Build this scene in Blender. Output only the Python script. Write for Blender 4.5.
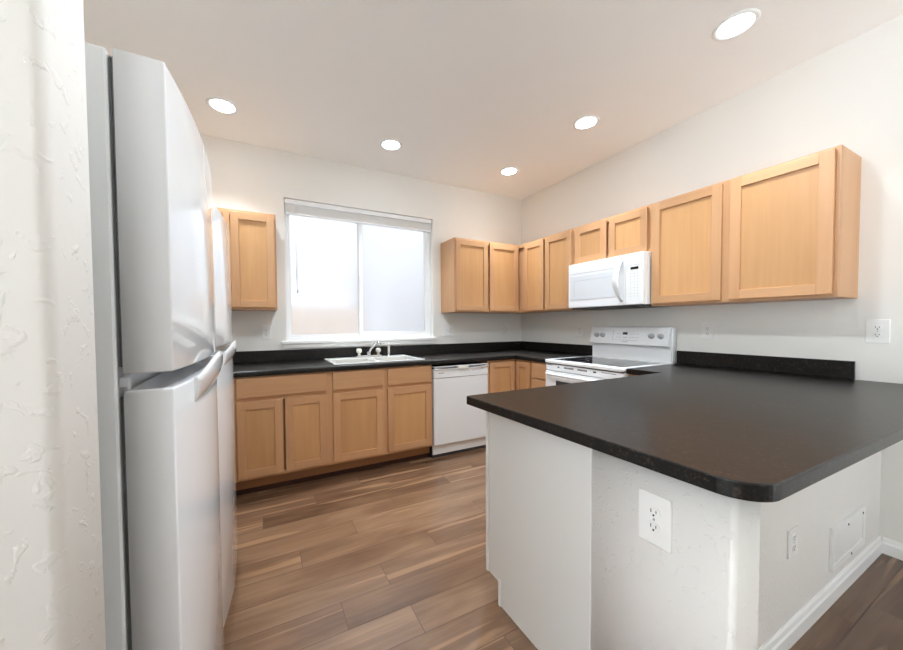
import bpy, bmesh, math, random
from mathutils import Vector, Matrix

for o in list(bpy.data.objects):
    bpy.data.objects.remove(o)
SC = bpy.context.scene
COL = SC.collection
PI = math.pi
random.seed(7)

# ------------------------------------------------------------------ camera
CAM_POS = Vector((-2.9369, -3.3889, 1.2382))
YAW, PITCH, ROLL = 0.4714, -0.0283, -0.00691
FPX, PPX, PPY = 341.58, 437.13, 333.87
fw = Vector((math.sin(YAW) * math.cos(PITCH), math.cos(YAW) * math.cos(PITCH), math.sin(PITCH)))
rt = Vector((math.cos(YAW), -math.sin(YAW), 0))
up = rt.cross(fw)
r2 = rt * math.cos(ROLL) + up * math.sin(ROLL)
u2 = -rt * math.sin(ROLL) + up * math.cos(ROLL)
cam_data = bpy.data.cameras.new('camera')
cam = bpy.data.objects.new('camera', cam_data)
COL.objects.link(cam)
M4 = Matrix(((r2.x, u2.x, -fw.x, CAM_POS.x), (r2.y, u2.y, -fw.y, CAM_POS.y), (r2.z, u2.z, -fw.z, CAM_POS.z), (0, 0, 0, 1)))
cam.matrix_world = M4
cam_data.sensor_fit = 'HORIZONTAL'
cam_data.sensor_width = 36.0
cam_data.lens = FPX * 36.0 / 903.0
cam_data.shift_x = (451.5 - PPX) / 903.0
cam_data.shift_y = (PPY - 325.0) / 903.0
cam_data.clip_start = 0.02
SC.camera = cam

# ------------------------------------------------------------------ world, daylight, exposure
world = bpy.data.worlds.new('sky')
SC.world = world
world.use_nodes = True
bg = world.node_tree.nodes['Background']
wn = world.node_tree
wtc = wn.nodes.new('ShaderNodeTexCoord'); wsep = wn.nodes.new('ShaderNodeSeparateXYZ')
wn.links.new(wtc.outputs['Generated'], wsep.inputs[0])
wramp = wn.nodes.new('ShaderNodeValToRGB')
wmap = wn.nodes.new('ShaderNodeMapRange'); wmap.inputs['From Min'].default_value = -1; wmap.inputs['From Max'].default_value = 1
wn.links.new(wsep.outputs['Z'], wmap.inputs['Value']); wn.links.new(wmap.outputs['Result'], wramp.inputs['Fac'])
e = wramp.color_ramp.elements       # bright lower half added to lift the ceiling, hazy sky above
e[0].position = 0.46; e[0].color = (0.86, 0.94, 1.0, 1)
e[1].position = 0.54; e[1].color = (0.22, 0.24, 0.265, 1)
wn.links.new(wramp.outputs['Color'], bg.inputs[0])
bg.inputs[1].default_value = 5.5

# added fill light over the aisle, no fixture, above the top of the picture
dl = bpy.data.lights.new('aisle_fill', 'AREA'); dl.shape = 'DISK'; dl.size = 0.16; dl.energy = 15.0; dl.color = (0.84, 0.93, 1.0); dl.spread = math.radians(180)
dlo = bpy.data.objects.new('aisle_fill', dl); COL.objects.link(dlo); dlo.location = (-2.3, -2.25, 2.785)
# the kitchen stands open to a bright living area behind the camera: its light is the world background, brightened from below
LAMP_LENS, LAMP_BEAM = 7.5, 4.2
SC.view_settings.view_transform = 'Standard'
SC.view_settings.look = 'None'
SC.view_settings.gamma = 1.0
SC.view_settings.use_curve_mapping = False
SC.view_settings.exposure = 1.12
SC.cycles.use_denoising = True
SC.cycles.max_bounces = 12
SC.cycles.diffuse_bounces = 7
SC.cycles.sample_clamp_indirect = 6.0
SC.cycles.caustics_reflective = False

# ------------------------------------------------------------------ materials
def lin(r, g, b):
    f = lambda c: (c / 255.0) / 12.92 if c <= 10 else (((c / 255.0) + 0.055) / 1.055) ** 2.4
    return (f(r), f(g), f(b), 1.0)

def new_mat(name):
    m = bpy.data.materials.new(name); m.use_nodes = True
    nt = m.node_tree
    return m, nt, nt.nodes['Principled BSDF']

def plain(name, col, rough=0.5, metal=0.0, spec=0.5, coat=0.0, emit=None, estr=0.0):
    m, nt, b = new_mat(name)
    b.inputs['Base Color'].default_value = col
    b.inputs['Roughness'].default_value = rough
    b.inputs['Metallic'].default_value = metal
    b.inputs['Specular IOR Level'].default_value = spec
    b.inputs['Coat Weight'].default_value = coat
    if emit:
        b.inputs['Emission Color'].default_value = emit
        b.inputs['Emission Strength'].default_value = estr
    # very slight procedural variation so that nothing is dead flat
    n = nt.nodes.new('ShaderNodeTexNoise'); n.inputs['Scale'].default_value = 60
    tc = nt.nodes.new('ShaderNodeTexCoord')
    nt.links.new(tc.outputs['Object'], n.inputs['Vector'])
    r = nt.nodes.new('ShaderNodeMapRange')
    r.inputs['To Min'].default_value = max(0.0, rough - 0.02); r.inputs['To Max'].default_value = min(1.0, rough + 0.02)
    nt.links.new(n.outputs['Fac'], r.inputs['Value']); nt.links.new(r.outputs['Result'], b.inputs['Roughness'])
    return m

def textured_wall(name, col, bump=0.35, scale=55, dist=0.004, band=(0.44, 0.60)):
    m, nt, b = new_mat(name)
    b.inputs['Base Color'].default_value = col
    b.inputs['Roughness'].default_value = 0.75
    b.inputs['Specular IOR Level'].default_value = 0.25
    tc = nt.nodes.new('ShaderNodeTexCoord')
    n1 = nt.nodes.new('ShaderNodeTexNoise'); n1.inputs['Scale'].default_value = scale; n1.inputs['Detail'].default_value = 4
    n1.inputs['Distortion'].default_value = 0.6
    n2 = nt.nodes.new('ShaderNodeTexNoise'); n2.inputs['Scale'].default_value = scale * 0.35; n2.inputs['Detail'].default_value = 2
    nt.links.new(tc.outputs['Object'], n1.inputs['Vector']); nt.links.new(tc.outputs['Object'], n2.inputs['Vector'])
    ramp = nt.nodes.new('ShaderNodeMapRange'); ramp.interpolation_type = 'SMOOTHSTEP'
    ramp.inputs['From Min'].default_value = band[0]; ramp.inputs['From Max'].default_value = band[1]
    nt.links.new(n1.outputs['Fac'], ramp.inputs['Value'])
    add = nt.nodes.new('ShaderNodeMath'); add.operation = 'ADD'
    nt.links.new(ramp.outputs['Result'], add.inputs[0]); nt.links.new(n2.outputs['Fac'], add.inputs[1])
    bp = nt.nodes.new('ShaderNodeBump'); bp.inputs['Strength'].default_value = bump; bp.inputs['Distance'].default_value = dist
    nt.links.new(add.outputs[0], bp.inputs['Height']); nt.links.new(bp.outputs['Normal'], b.inputs['Normal'])
    return m

def maple(name, axis, tint=(1, 1, 1)):
    """maple veneer; axis = direction of the grain in the object's own space"""
    m, nt, b = new_mat(name)
    tc = nt.nodes.new('ShaderNodeTexCoord')
    oi = nt.nodes.new('ShaderNodeObjectInfo')
    off = nt.nodes.new('ShaderNodeVectorMath'); off.operation = 'SCALE'; off.inputs[0].default_value = (7.3, 3.1, 5.7)
    nt.links.new(oi.outputs['Random'], off.inputs['Scale'])
    addv = nt.nodes.new('ShaderNodeVectorMath'); addv.operation = 'ADD'
    nt.links.new(tc.outputs['Object'], addv.inputs[0]); nt.links.new(off.outputs[0], addv.inputs[1])
    mp = nt.nodes.new('ShaderNodeMapping')
    s = [34.0, 34.0, 34.0]; s['xyz'.index(axis)] = 1.6
    mp.inputs['Scale'].default_value = s
    nt.links.new(addv.outputs[0], mp.inputs['Vector'])
    n = nt.nodes.new('ShaderNodeTexNoise'); n.inputs['Scale'].default_value = 1.0; n.inputs['Detail'].default_value = 5
    n.inputs['Roughness'].default_value = 0.6; n.inputs['Distortion'].default_value = 0.5
    nt.links.new(mp.outputs[0], n.inputs['Vector'])
    mp2 = nt.nodes.new('ShaderNodeMapping')
    s2 = [5.0, 5.0, 5.0]; s2['xyz'.index(axis)] = 1.0
    mp2.inputs['Scale'].default_value = s2
    nt.links.new(addv.outputs[0], mp2.inputs['Vector'])
    n2 = nt.nodes.new('ShaderNodeTexNoise'); n2.inputs['Scale'].default_value = 1.0; n2.inputs['Detail'].default_value = 3
    nt.links.new(mp2.outputs[0], n2.inputs['Vector'])
    cr = nt.nodes.new('ShaderNodeValToRGB')
    T = lambda c: (c[0] * tint[0], c[1] * tint[1], c[2] * tint[2], 1)
    cr.color_ramp.elements[0].position = 0.30; cr.color_ramp.elements[0].color = T(lin(186, 139, 99))
    cr.color_ramp.elements[1].position = 0.70; cr.color_ramp.elements[1].color = T(lin(203, 158, 116))
    mixv = nt.nodes.new('ShaderNodeMath'); mixv.operation = 'MULTIPLY_ADD'
    mixv.inputs[1].default_value = 0.45
    h = nt.nodes.new('ShaderNodeMath'); h.operation = 'MULTIPLY'; h.inputs[1].default_value = 0.55
    nt.links.new(n2.outputs['Fac'], h.inputs[0])
    nt.links.new(n.outputs['Fac'], mixv.inputs[0]); nt.links.new(h.outputs[0], mixv.inputs[2])
    nt.links.new(mixv.outputs[0], cr.inputs['Fac'])
    hs = nt.nodes.new('ShaderNodeHueSaturation')
    rv = nt.nodes.new('ShaderNodeMapRange'); rv.inputs['To Min'].default_value = 0.93; rv.inputs['To Max'].default_value = 1.06
    nt.links.new(oi.outputs['Random'], rv.inputs['Value']); nt.links.new(rv.outputs['Result'], hs.inputs['Value'])
    nt.links.new(cr.outputs['Color'], hs.inputs['Color'])
    nt.links.new(hs.outputs['Color'], b.inputs['Base Color'])
    b.inputs['Roughness'].default_value = 0.38
    b.inputs['Specular IOR Level'].default_value = 0.4
    bp = nt.nodes.new('ShaderNodeBump'); bp.inputs['Strength'].default_value = 0.06; bp.inputs['Distance'].default_value = 0.002
    nt.links.new(n.outputs['Fac'], bp.inputs['Height']); nt.links.new(bp.outputs['Normal'], b.inputs['Normal'])
    return m

def laminate(name):
    m, nt, b = new_mat(name)
    tc = nt.nodes.new('ShaderNodeTexCoord')
    n = nt.nodes.new('ShaderNodeTexNoise'); n.inputs['Scale'].default_value = 150; n.inputs['Detail'].default_value = 3
    v = nt.nodes.new('ShaderNodeTexNoise'); v.inputs['Scale'].default_value = 45; v.inputs['Detail'].default_value = 4
    nt.links.new(tc.outputs['Object'], n.inputs['Vector']); nt.links.new(tc.outputs['Object'], v.inputs['Vector'])
    cr = nt.nodes.new('ShaderNodeValToRGB')
    e = cr.color_ramp.elements
    e[0].position = 0.36; e[0].color = lin(10, 9, 9)
    e[1].position = 0.74; e[1].color = lin(86, 72, 60)
    k = e.new(0.56); k.color = lin(27, 24, 22)
    mx = nt.nodes.new('ShaderNodeMath'); mx.operation = 'MULTIPLY_ADD'; mx.inputs[1].default_value = 0.6
    hh = nt.nodes.new('ShaderNodeMath'); hh.operation = 'MULTIPLY'; hh.inputs[1].default_value = 0.4
    nt.links.new(v.outputs['Fac'], hh.inputs[0])
    nt.links.new(n.outputs['Fac'], mx.inputs[0]); nt.links.new(hh.outputs[0], mx.inputs[2])
    nt.links.new(mx.outputs[0], cr.inputs['Fac'])
    nt.links.new(cr.outputs['Color'], b.inputs['Base Color'])
    b.inputs['Roughness'].default_value = 0.31
    b.inputs['Specular IOR Level'].default_value = 0.30
    bp = nt.nodes.new('ShaderNodeBump'); bp.inputs['Strength'].default_value = 0.05; bp.inputs['Distance'].default_value = 0.001
    nt.links.new(n.outputs['Fac'], bp.inputs['Height']); nt.links.new(bp.outputs['Normal'], b.inputs['Normal'])
    return m

def floor_planks():
    m, nt, b = new_mat('floor_planks')
    tc = nt.nodes.new('ShaderNodeTexCoord')
    at = nt.nodes.new('ShaderNodeAttribute'); at.attribute_name = 'plank'      # tone per board: random, plus shade and sheen painted in by row
    comb = nt.nodes.new('ShaderNodeCombineXYZ')
    for i, k in enumerate((37.0, 11.0, 5.0)):
        q = nt.nodes.new('ShaderNodeMath'); q.operation = 'MULTIPLY'; q.inputs[1].default_value = k
        nt.links.new(at.outputs['Fac'], q.inputs[0]); nt.links.new(q.outputs[0], comb.inputs[i])
    addv = nt.nodes.new('ShaderNodeVectorMath'); addv.operation = 'ADD'
    nt.links.new(tc.outputs['Object'], addv.inputs[0]); nt.links.new(comb.outputs[0], addv.inputs[1])
    def noise(sx, sy, det=4, dist=0.4):
        mp = nt.nodes.new('ShaderNodeMapping'); mp.inputs['Scale'].default_value = (sx, sy, 1)
        nt.links.new(addv.outputs[0], mp.inputs['Vector'])
        n = nt.nodes.new('ShaderNodeTexNoise'); n.inputs['Scale'].default_value = 1; n.inputs['Detail'].default_value = det
        n.inputs['Distortion'].default_value = dist
        nt.links.new(mp.outputs[0], n.inputs['Vector'])
        return n
    grain = noise(3.0, 60.0, 5, 0.3)
    cloud = noise(1.4, 6.0, 3, 0.8)
    sap = noise(0.7, 15.0, 4, 0.5)
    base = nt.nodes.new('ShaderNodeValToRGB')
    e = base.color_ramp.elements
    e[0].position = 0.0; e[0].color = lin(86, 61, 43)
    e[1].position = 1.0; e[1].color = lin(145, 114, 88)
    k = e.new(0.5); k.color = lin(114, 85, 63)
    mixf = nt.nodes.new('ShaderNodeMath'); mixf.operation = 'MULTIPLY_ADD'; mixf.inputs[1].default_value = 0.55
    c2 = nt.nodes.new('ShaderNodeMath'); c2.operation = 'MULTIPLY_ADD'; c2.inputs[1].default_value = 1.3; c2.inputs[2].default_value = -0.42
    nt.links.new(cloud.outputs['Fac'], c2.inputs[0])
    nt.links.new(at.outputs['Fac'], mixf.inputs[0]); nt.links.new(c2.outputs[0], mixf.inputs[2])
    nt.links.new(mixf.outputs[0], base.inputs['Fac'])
    gm = nt.nodes.new('ShaderNodeMapRange'); gm.inputs['From Min'].default_value = 0.3; gm.inputs['From Max'].default_value = 0.7
    gm.inputs['To Min'].default_value = 0.86; gm.inputs['To Max'].default_value = 1.08
    nt.links.new(grain.outputs['Fac'], gm.inputs['Value'])
    mul = nt.nodes.new('ShaderNodeVectorMath'); mul.operation = 'SCALE'
    nt.links.new(base.outputs['Color'], mul.inputs[0]); nt.links.new(gm.outputs['Result'], mul.inputs['Scale'])
    sm = nt.nodes.new('ShaderNodeMapRange'); sm.interpolation_type = 'SMOOTHSTEP'
    sm.inputs['From Min'].default_value = 0.58; sm.inputs['From Max'].default_value = 0.64
    sm.inputs['To Max'].default_value = 0.42
    nt.links.new(sap.outputs['Fac'], sm.inputs['Value'])
    mx = nt.nodes.new('ShaderNodeMixRGB'); mx.inputs['Color2'].default_value = lin(176, 138, 104)
    nt.links.new(sm.outputs['Result'], mx.inputs['Fac']); nt.links.new(mul.outputs[0], mx.inputs['Color1'])
    nt.links.new(mx.outputs['Color'], b.inputs['Base Color'])
    b.inputs['Roughness'].default_value = 0.27
    b.inputs['Specular IOR Level'].default_value = 0.8
    bp = nt.nodes.new('ShaderNodeBump'); bp.inputs['Strength'].default_value = 0.10; bp.inputs['Distance'].default_value = 0.002
    nt.links.new(grain.outputs['Fac'], bp.inputs['Height']); nt.links.new(bp.outputs['Normal'], b.inputs['Normal'])
    return m

def frosted():
    m = bpy.data.materials.new('frosted_glass'); m.use_nodes = True
    nt = m.node_tree; nt.nodes.clear()
    out = nt.nodes.new('ShaderNodeOutputMaterial')
    tr = nt.nodes.new('ShaderNodeBsdfTranslucent'); tr.inputs['Color'].default_value = (0.62, 0.62, 0.625, 1)
    rf = nt.nodes.new('ShaderNodeBsdfRefraction'); rf.inputs['Roughness'].default_value = 0.36; rf.inputs['IOR'].default_value = 1.25
    rf.inputs['Color'].default_value = (0.71, 0.71, 0.715, 1)
    gl = nt.nodes.new('ShaderNodeBsdfGlossy'); gl.inputs['Roughness'].default_value = 0.15
    n = nt.nodes.new('ShaderNodeTexNoise'); n.inputs['Scale'].default_value = 140
    tc = nt.nodes.new('ShaderNodeTexCoord'); nt.links.new(tc.outputs['Object'], n.inputs['Vector'])
    bp = nt.nodes.new('ShaderNodeBump'); bp.inputs['Strength'].default_value = 0.3; bp.inputs['Distance'].default_value = 0.002
    nt.links.new(n.outputs['Fac'], bp.inputs['Height'])
    nt.links.new(bp.outputs['Normal'], rf.inputs['Normal'])
    m1 = nt.nodes.new('ShaderNodeMixShader'); m1.inputs[0].default_value = 0.55
    nt.links.new(tr.outputs[0], m1.inputs[1]); nt.links.new(rf.outputs[0], m1.inputs[2])
    m2 = nt.nodes.new('ShaderNodeMixShader'); m2.inputs[0].default_value = 0.05
    nt.links.new(m1.outputs[0], m2.inputs[1]); nt.links.new(gl.outputs[0], m2.inputs[2])
    nt.links.new(m2.outputs[0], out.inputs['Surface'])
    return m

WALL = textured_wall('painted_drywall', lin(234, 232, 227), 0.06, 42, 0.002)
WALL_ROUGH = textured_wall('knockdown_drywall', lin(229, 226, 221), 0.30, 38, 0.004, (0.57, 0.66))
CEIL = textured_wall('ceiling_paint', lin(249, 248, 246), 0.06, 40, 0.002)
TRIM = plain('white_trim_paint', lin(238, 238, 236), 0.4)
VINYL = plain('white_vinyl', lin(240, 241, 242), 0.35)
WOODV = maple('maple_vertical_grain', 'z')
WOODH = maple('maple_horizontal_grain', 'x')
WOODP = maple('maple_panel', 'z', (1.0, 0.98, 0.86))
LAM = laminate('dark_speckled_laminate')
FLOOR = floor_planks()
FROST = frosted()
DARKGAP = plain('dark_gap', lin(58, 30, 18), 0.8)  # floor joints, and recess shade painted onto the plinths
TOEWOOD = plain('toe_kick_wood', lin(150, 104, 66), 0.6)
WHITE = plain('white_enamel', lin(227, 228, 228), 0.22, spec=0.5)
WHITE_RANGE = plain('lit_white_enamel', lin(241, 243, 245), 0.15, spec=0.55)  # enamel lightened to carry the window light on the range
WHITE_GLOSS = plain('white_glossy_steel', lin(228, 229, 231), 0.045, spec=0.7)
WHITE_PLASTIC = plain('white_plastic', lin(236, 235, 232), 0.35)
BISQUE = plain('off_white_plastic', lin(226, 222, 210), 0.35)
LGREY = plain('light_grey_plastic', lin(176, 178, 180), 0.35)
MGREY = plain('grey_marks', lin(135, 137, 140), 0.5)
GASKET = plain('grey_rubber_gasket', lin(118, 120, 122), 0.6)
DGREY = plain('dark_grey_plastic', lin(62, 62, 64), 0.5)
BLACKGLASS = plain('black_ceramic_glass', lin(18, 18, 20), 0.05, spec=0.9)
DISPLAY = plain('dark_display', lin(30, 26, 24), 0.15)
MWGLASS = plain('white_microwave_glass', lin(212, 215, 219), 0.08, spec=0.7)
CHROME = plain('chrome', lin(215, 216, 218), 0.12, metal=1.0)
SINKW = plain('white_porcelain', lin(228, 228, 225), 0.15)
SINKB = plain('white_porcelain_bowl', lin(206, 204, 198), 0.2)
SLOT = plain('outlet_slot_black', lin(40, 38, 36), 0.6)
LENS = plain('lamp_lens', (1, 1, 1, 1), 0.4, emit=(0.85, 0.935, 1.0, 1), estr=LAMP_LENS)
STUCCO = textured_wall('peach_stucco', lin(250, 218, 188), 0.4, 30, 0.01)
SIDING = textured_wall('pale_blue_grey_siding', lin(182, 184, 192), 0.3, 20, 0.01)
GRAVEL = textured_wall('pale_gravel', lin(205, 200, 190), 0.5, 60, 0.01)
PANEL_WHITE = plain('white_painted_panel', lin(226, 225, 221), 0.45)

# ------------------------------------------------------------------ mesh helpers
class MB:
    def __init__(self): self.bm = bmesh.new()
    def box(self, x0, x1, y0, y1, z0, z1, bevel=0.0, mat=0, seg=2):
        x0, x1 = min(x0, x1), max(x0, x1); y0, y1 = min(y0, y1), max(y0, y1); z0, z1 = min(z0, z1), max(z0, z1)
        t = bmesh.new()
        v = [t.verts.new(p) for p in ((x0, y0, z0), (x1, y0, z0), (x1, y1, z0), (x0, y1, z0), (x0, y0, z1), (x1, y0, z1), (x1, y1, z1), (x0, y1, z1))]
        for f in ((0, 3, 2, 1), (4, 5, 6, 7), (0, 1, 5, 4), (1, 2, 6, 5), (2, 3, 7, 6), (3, 0, 4, 7)):
            t.faces.new([v[i] for i in f])
        if bevel > 0:
            bmesh.ops.bevel(t, geom=list(t.edges), offset=bevel, segments=seg, affect='EDGES', profile=0.5)
        self._merge(t, mat); return self
    def _merge(self, t, mat=0, matrix=None):
        if matrix is not None: t.transform(matrix)
        mp = {}
        for vv in t.verts: mp[vv] = self.bm.verts.new(vv.co)
        for f in t.faces:
            try: nf = self.bm.faces.new([mp[q] for q in f.verts])
            except ValueError: continue
            nf.material_index = mat; nf.smooth = f.smooth
        t.free()
    def prism(self, pts, z0, z1, bevel=0.0, mat=0, axis='z', seg=2, smooth=False):
        """extrude a 2D outline; axis z: (x,y)->z ; axis y: (x,z)->y ; axis x: (y,z)->x"""
        t = bmesh.new()
        lo = [t.verts.new((p[0], p[1], z0)) for p in pts]; hi = [t.verts.new((p[0], p[1], z1)) for p in pts]
        n = len(pts)
        fb = t.faces.new(lo[::-1]); ft = t.faces.new(hi)
        for i in range(n):
            f = t.faces.new([lo[i], lo[(i + 1) % n], hi[(i + 1) % n], hi[i]]); f.smooth = smooth
        bmesh.ops.recalc_face_normals(t, faces=list(t.faces))
        if bevel > 0:
            ed = list(fb.edges) + list(ft.edges)
            bmesh.ops.bevel(t, geom=ed, offset=bevel, segments=seg, affect='EDGES', profile=0.5)
        m = None
        if axis == 'y': m = Matrix(((1, 0, 0, 0), (0, 0, 1, 0), (0, 1, 0, 0), (0, 0, 0, 1)))
        if axis == 'x': m = Matrix(((0, 0, 1, 0), (1, 0, 0, 0), (0, 1, 0, 0), (0, 0, 0, 1)))
        self._merge(t, mat, m)
        bmesh.ops.recalc_face_normals(self.bm, faces=list(self.bm.faces)); return self
    def lathe(self, prof, center, axis='z', n=32, mat=0, smooth=True):
        """prof: (r, h) pairs along the axis from center"""
        t = bmesh.new(); rings = []
        for r, h in prof:
            if r < 1e-6: rings.append([t.verts.new((0, 0, h))])
            else: rings.append([t.verts.new((r * math.cos(2 * PI * i / n), r * math.sin(2 * PI * i / n), h)) for i in range(n)])
        for a, b in zip(rings, rings[1:]):
            for i in range(n):
                if len(a) == 1 and len(b) == 1: continue
                if len(a) == 1: f = t.faces.new([a[0], b[i], b[(i + 1) % n]])
                elif len(b) == 1: f = t.faces.new([a[i], a[(i + 1) % n], b[0]])
                else: f = t.faces.new([a[i], a[(i + 1) % n], b[(i + 1) % n], b[i]])
                f.smooth = smooth
        bmesh.ops.recalc_face_normals(t, faces=list(t.faces))
        rot = {'z': Matrix.Identity(4), 'y': Matrix.Rotation(PI / 2, 4, 'X'), 'x': Matrix.Rotation(PI / 2, 4, 'Y')}[axis]
        self._merge(t, mat, Matrix.Translation(center) @ rot); return self
    def tube(self, path, r, n=12, mat=0, caps=True):
        t = bmesh.new(); P = [Vector(p) for p in path]; rings = []
        rr = r if isinstance(r, (list, tuple)) else [r] * len(P)
        ref = None
        for i, p in enumerate(P):
            d = (P[min(i + 1, len(P) - 1)] - P[max(i - 1, 0)]).normalized()
            if ref is None:
                ref = Vector((0, 0, 1)) if abs(d.z) < 0.9 else Vector((1, 0, 0))
            a = (ref - d * ref.dot(d)).normalized(); b = d.cross(a); ref = a
            rings.append([t.verts.new(p + (a * math.cos(2 * PI * k / n) + b * math.sin(2 * PI * k / n)) * rr[i]) for k in range(n)])
        for a, b in zip(rings, rings[1:]):
            for k in range(n):
                f = t.faces.new([a[k], a[(k + 1) % n], b[(k + 1) % n], b[k]]); f.smooth = True
        if caps:
            t.faces.new(rings[0][::-1]); t.faces.new(rings[-1])
        bmesh.ops.recalc_face_normals(t, faces=list(t.faces))
        self._merge(t, mat); return self
    def sweep(self, sections, mat=0, smooth=True, closed=True):
        """loft a list of equally long point loops"""
        t = bmesh.new(); R = [[t.verts.new(p) for p in s] for s in sections]
        n = len(R[0])
        for a, b in zip(R, R[1:]):
            for k in range(n if closed else n - 1):
                f = t.faces.new([a[k], a[(k + 1) % n], b[(k + 1) % n], b[k]]); f.smooth = smooth
        if closed:
            t.faces.new(R[0][::-1]); t.faces.new(R[-1])
        bmesh.ops.recalc_face_normals(t, faces=list(t.faces))
        self._merge(t, mat); return self
    def build(self, name, mats, parent=None, L=(0, 0, 0)):
        me = bpy.data.meshes.new(name)
        self.bm.transform(Matrix.Translation(-Vector(L)))
        self.bm.to_mesh(me); self.bm.free()
        for m in (mats if isinstance(mats, (list, tuple)) else [mats]): me.materials.append(m)
        o = bpy.data.objects.new(name, me); COL.objects.link(o)
        if parent is not None: o.parent = parent
        else: o.location = L
        return o

def tag(o, label=None, cat=None, group=None, kind=None):
    if label: o['label'] = label
    if cat: o['category'] = cat
    if group: o['group'] = group
    if kind: o['kind'] = kind
    return o

def thing(name, label, cat, loc, rz=0.0, group=None):
    o = bpy.data.objects.new(name, None); COL.objects.link(o)
    o.empty_display_size = 0.1
    o.location = loc; o.rotation_euler = (0, 0, rz)
    return tag(o, label, cat, group)

def struct(o, label=None, cat=None): return tag(o, label, cat, None, 'structure')

def copy_tree(o, parent=None):
    c = o.copy(); COL.objects.link(c); c.parent = parent
    for ch in list(o.children): copy_tree(ch, c)
    return c

# ------------------------------------------------------------------ dimensions
H = 2.80
XL = -3.90            # kitchen left wall
YN = -5.2             # far end of the living room behind the camera
XFAR = -7.0
WX0, WX1, WZ0, WZ1 = -2.748, -1.255, 1.092, 2.390     # window opening
ZU0, ZU1 = 1.365, 2.135
CT, CB = 0.914, 0.876

# ------------------------------------------------------------------ floor of separate boards (one mesh)
def build_floor():
    bm = bmesh.new()
    lay = bm.faces.layers.float.new('plank')
    w = 0.155; gap = 0.0011
    known = {0: -2.65, 1: -2.42, 2: -2.088, 3: -2.78, -1: -1.15, -6: -0.80, 4: -2.46, 5: -2.15, 6: -2.96, 7: -2.63}
    rnd = random.Random(11)
    y0 = -1.862
    for i in range(-46, 14):
        a = y0 + (i - 1) * w; b = a + w
        if a < YN - 0.3 or a > 0.0: continue
        b = min(b, 0.02)
        cuts = []
        if i in known:
            k = known[i]
            cuts = [k + j * 1.21 + (rnd.uniform(-0.12, 0.12) if j else 0) for j in range(-6, 7)]
        else:
            s = rnd.uniform(0, 1.2)
            cuts = [-9 + s + j * 1.21 for j in range(0, 10)]
        cuts = sorted([c for c in cuts if XFAR + 0.1 < c < -0.1] + [XFAR, 0.0])
        for c0, c1 in zip(cuts, cuts[1:]):
            v = [bm.verts.new(p) for p in ((c0 + gap, a + gap, 0), (c1 - gap, a + gap, 0), (c1 - gap, b - gap, 0), (c0 + gap, b - gap, 0))]
            f = bm.faces.new(v); q = rnd.random(); f[lay] = (0.55 + 0.45 * q if 0 <= i <= 4 else 0.35 * q if i >= 7 else 0.12 * q if i <= -5 else 0.15 + 0.4 * q if i < -1 else q); f.material_index = 0  # painted shade and window sheen: far and near rows darker, middle rows lighter
    # dark bed seen in the joints, and the slab
    v = [bm.verts.new(p) for p in ((XFAR, YN, -0.0015), (0.0, YN, -0.0015), (0.0, 0.02, -0.0015), (XFAR, 0.02, -0.0015))]
    f = bm.faces.new(v); f.material_index = 1
    me = bpy.data.meshes.new('floor'); bm.to_mesh(me); bm.free()
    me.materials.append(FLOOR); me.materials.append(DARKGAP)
    o = bpy.data.objects.new('floor', me); COL.objects.link(o)
    return struct(o, 'brown wood plank floor running under all the cabinets', 'floor')
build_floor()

# ------------------------------------------------------------------ room shell
m = MB(); m.box(XFAR - 0.1, 0.15, YN - 0.1, 0.15, H, H + 0.12)
struct(m.build('ceiling', CEIL), 'smooth off-white ceiling with recessed lights', 'ceiling')

m = MB()   # back wall with the window opening
m.box(XL - 0.1, WX0, 0, 0.14, 0, H); m.box(WX1, 0.12, 0, 0.14, 0, H)
m.box(WX0, WX1, 0, 0.14, 0, WZ0); m.box(WX0, WX1, 0, 0.14, WZ1, H)
struct(m.build('wall_back', WALL), 'off-white wall holding the frosted window', 'wall')

m = MB()   # right wall
m.box(0, 0.12, YN, 0, 0, H)
struct(m.build('wall_right', WALL), 'off-white wall behind the range and microwave', 'wall')

m = MB(); m.box(XL - 0.1, XL, -2.70, 0.0, 0, H)
struct(m.build('wall_left', WALL), 'off-white wall behind the refrigerators', 'wall')

# partition wall end beside the camera, with a rounded drywall corner
def rounded(x0, x1, y0, y1, r, corners, n=6):
    pts = []
    for (cx, cy, sx, sy, a0, key) in ((x0, y0, 1, 1, PI, 'a'), (x1, y0, -1, 1, 1.5 * PI, 'b'), (x1, y1, -1, -1, 0, 'c'), (x0, y1, 1, -1, 0.5 * PI, 'd')):
        if key in corners:
            for i in range(n + 1):
                t = a0 + (PI / 2) * i / n
                pts.append((cx + sx * r + r * math.cos(t), cy + sy * r + r * math.sin(t)))
        else: pts.append((cx, cy))
    return pts
m = MB(); m.prism(rounded(XFAR, -3.157, -2.822, -2.702, 0.014, 'bc'), 0, H, smooth=True)
struct(m.build('wall_near', WALL_ROUGH), 'textured white partition wall end beside the refrigerator', 'wall')

m = MB(); m.box(-7.0, -0.5, YN - 0.1, YN, 0, H)  # unseen wall added to block light from behind the camera
struct(m.build('wall_light_block', WALL), 'added off-white wall behind the camera, blocking light', 'wall')
# peninsula half wall: stub end plus the recessed wall under the overhang
m = MB()
m.prism(rounded(-2.03, -1.905, -3.033, -2.668, 0.014, 'ab'), 0, CB - 0.002, smooth=True)
m.box(-1.905, 0, -2.855, -2.672, 0, CB - 0.002)
struct(m.build('wall_peninsula', WALL_ROUGH), 'textured white half wall under the peninsula counter', 'wall')

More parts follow.
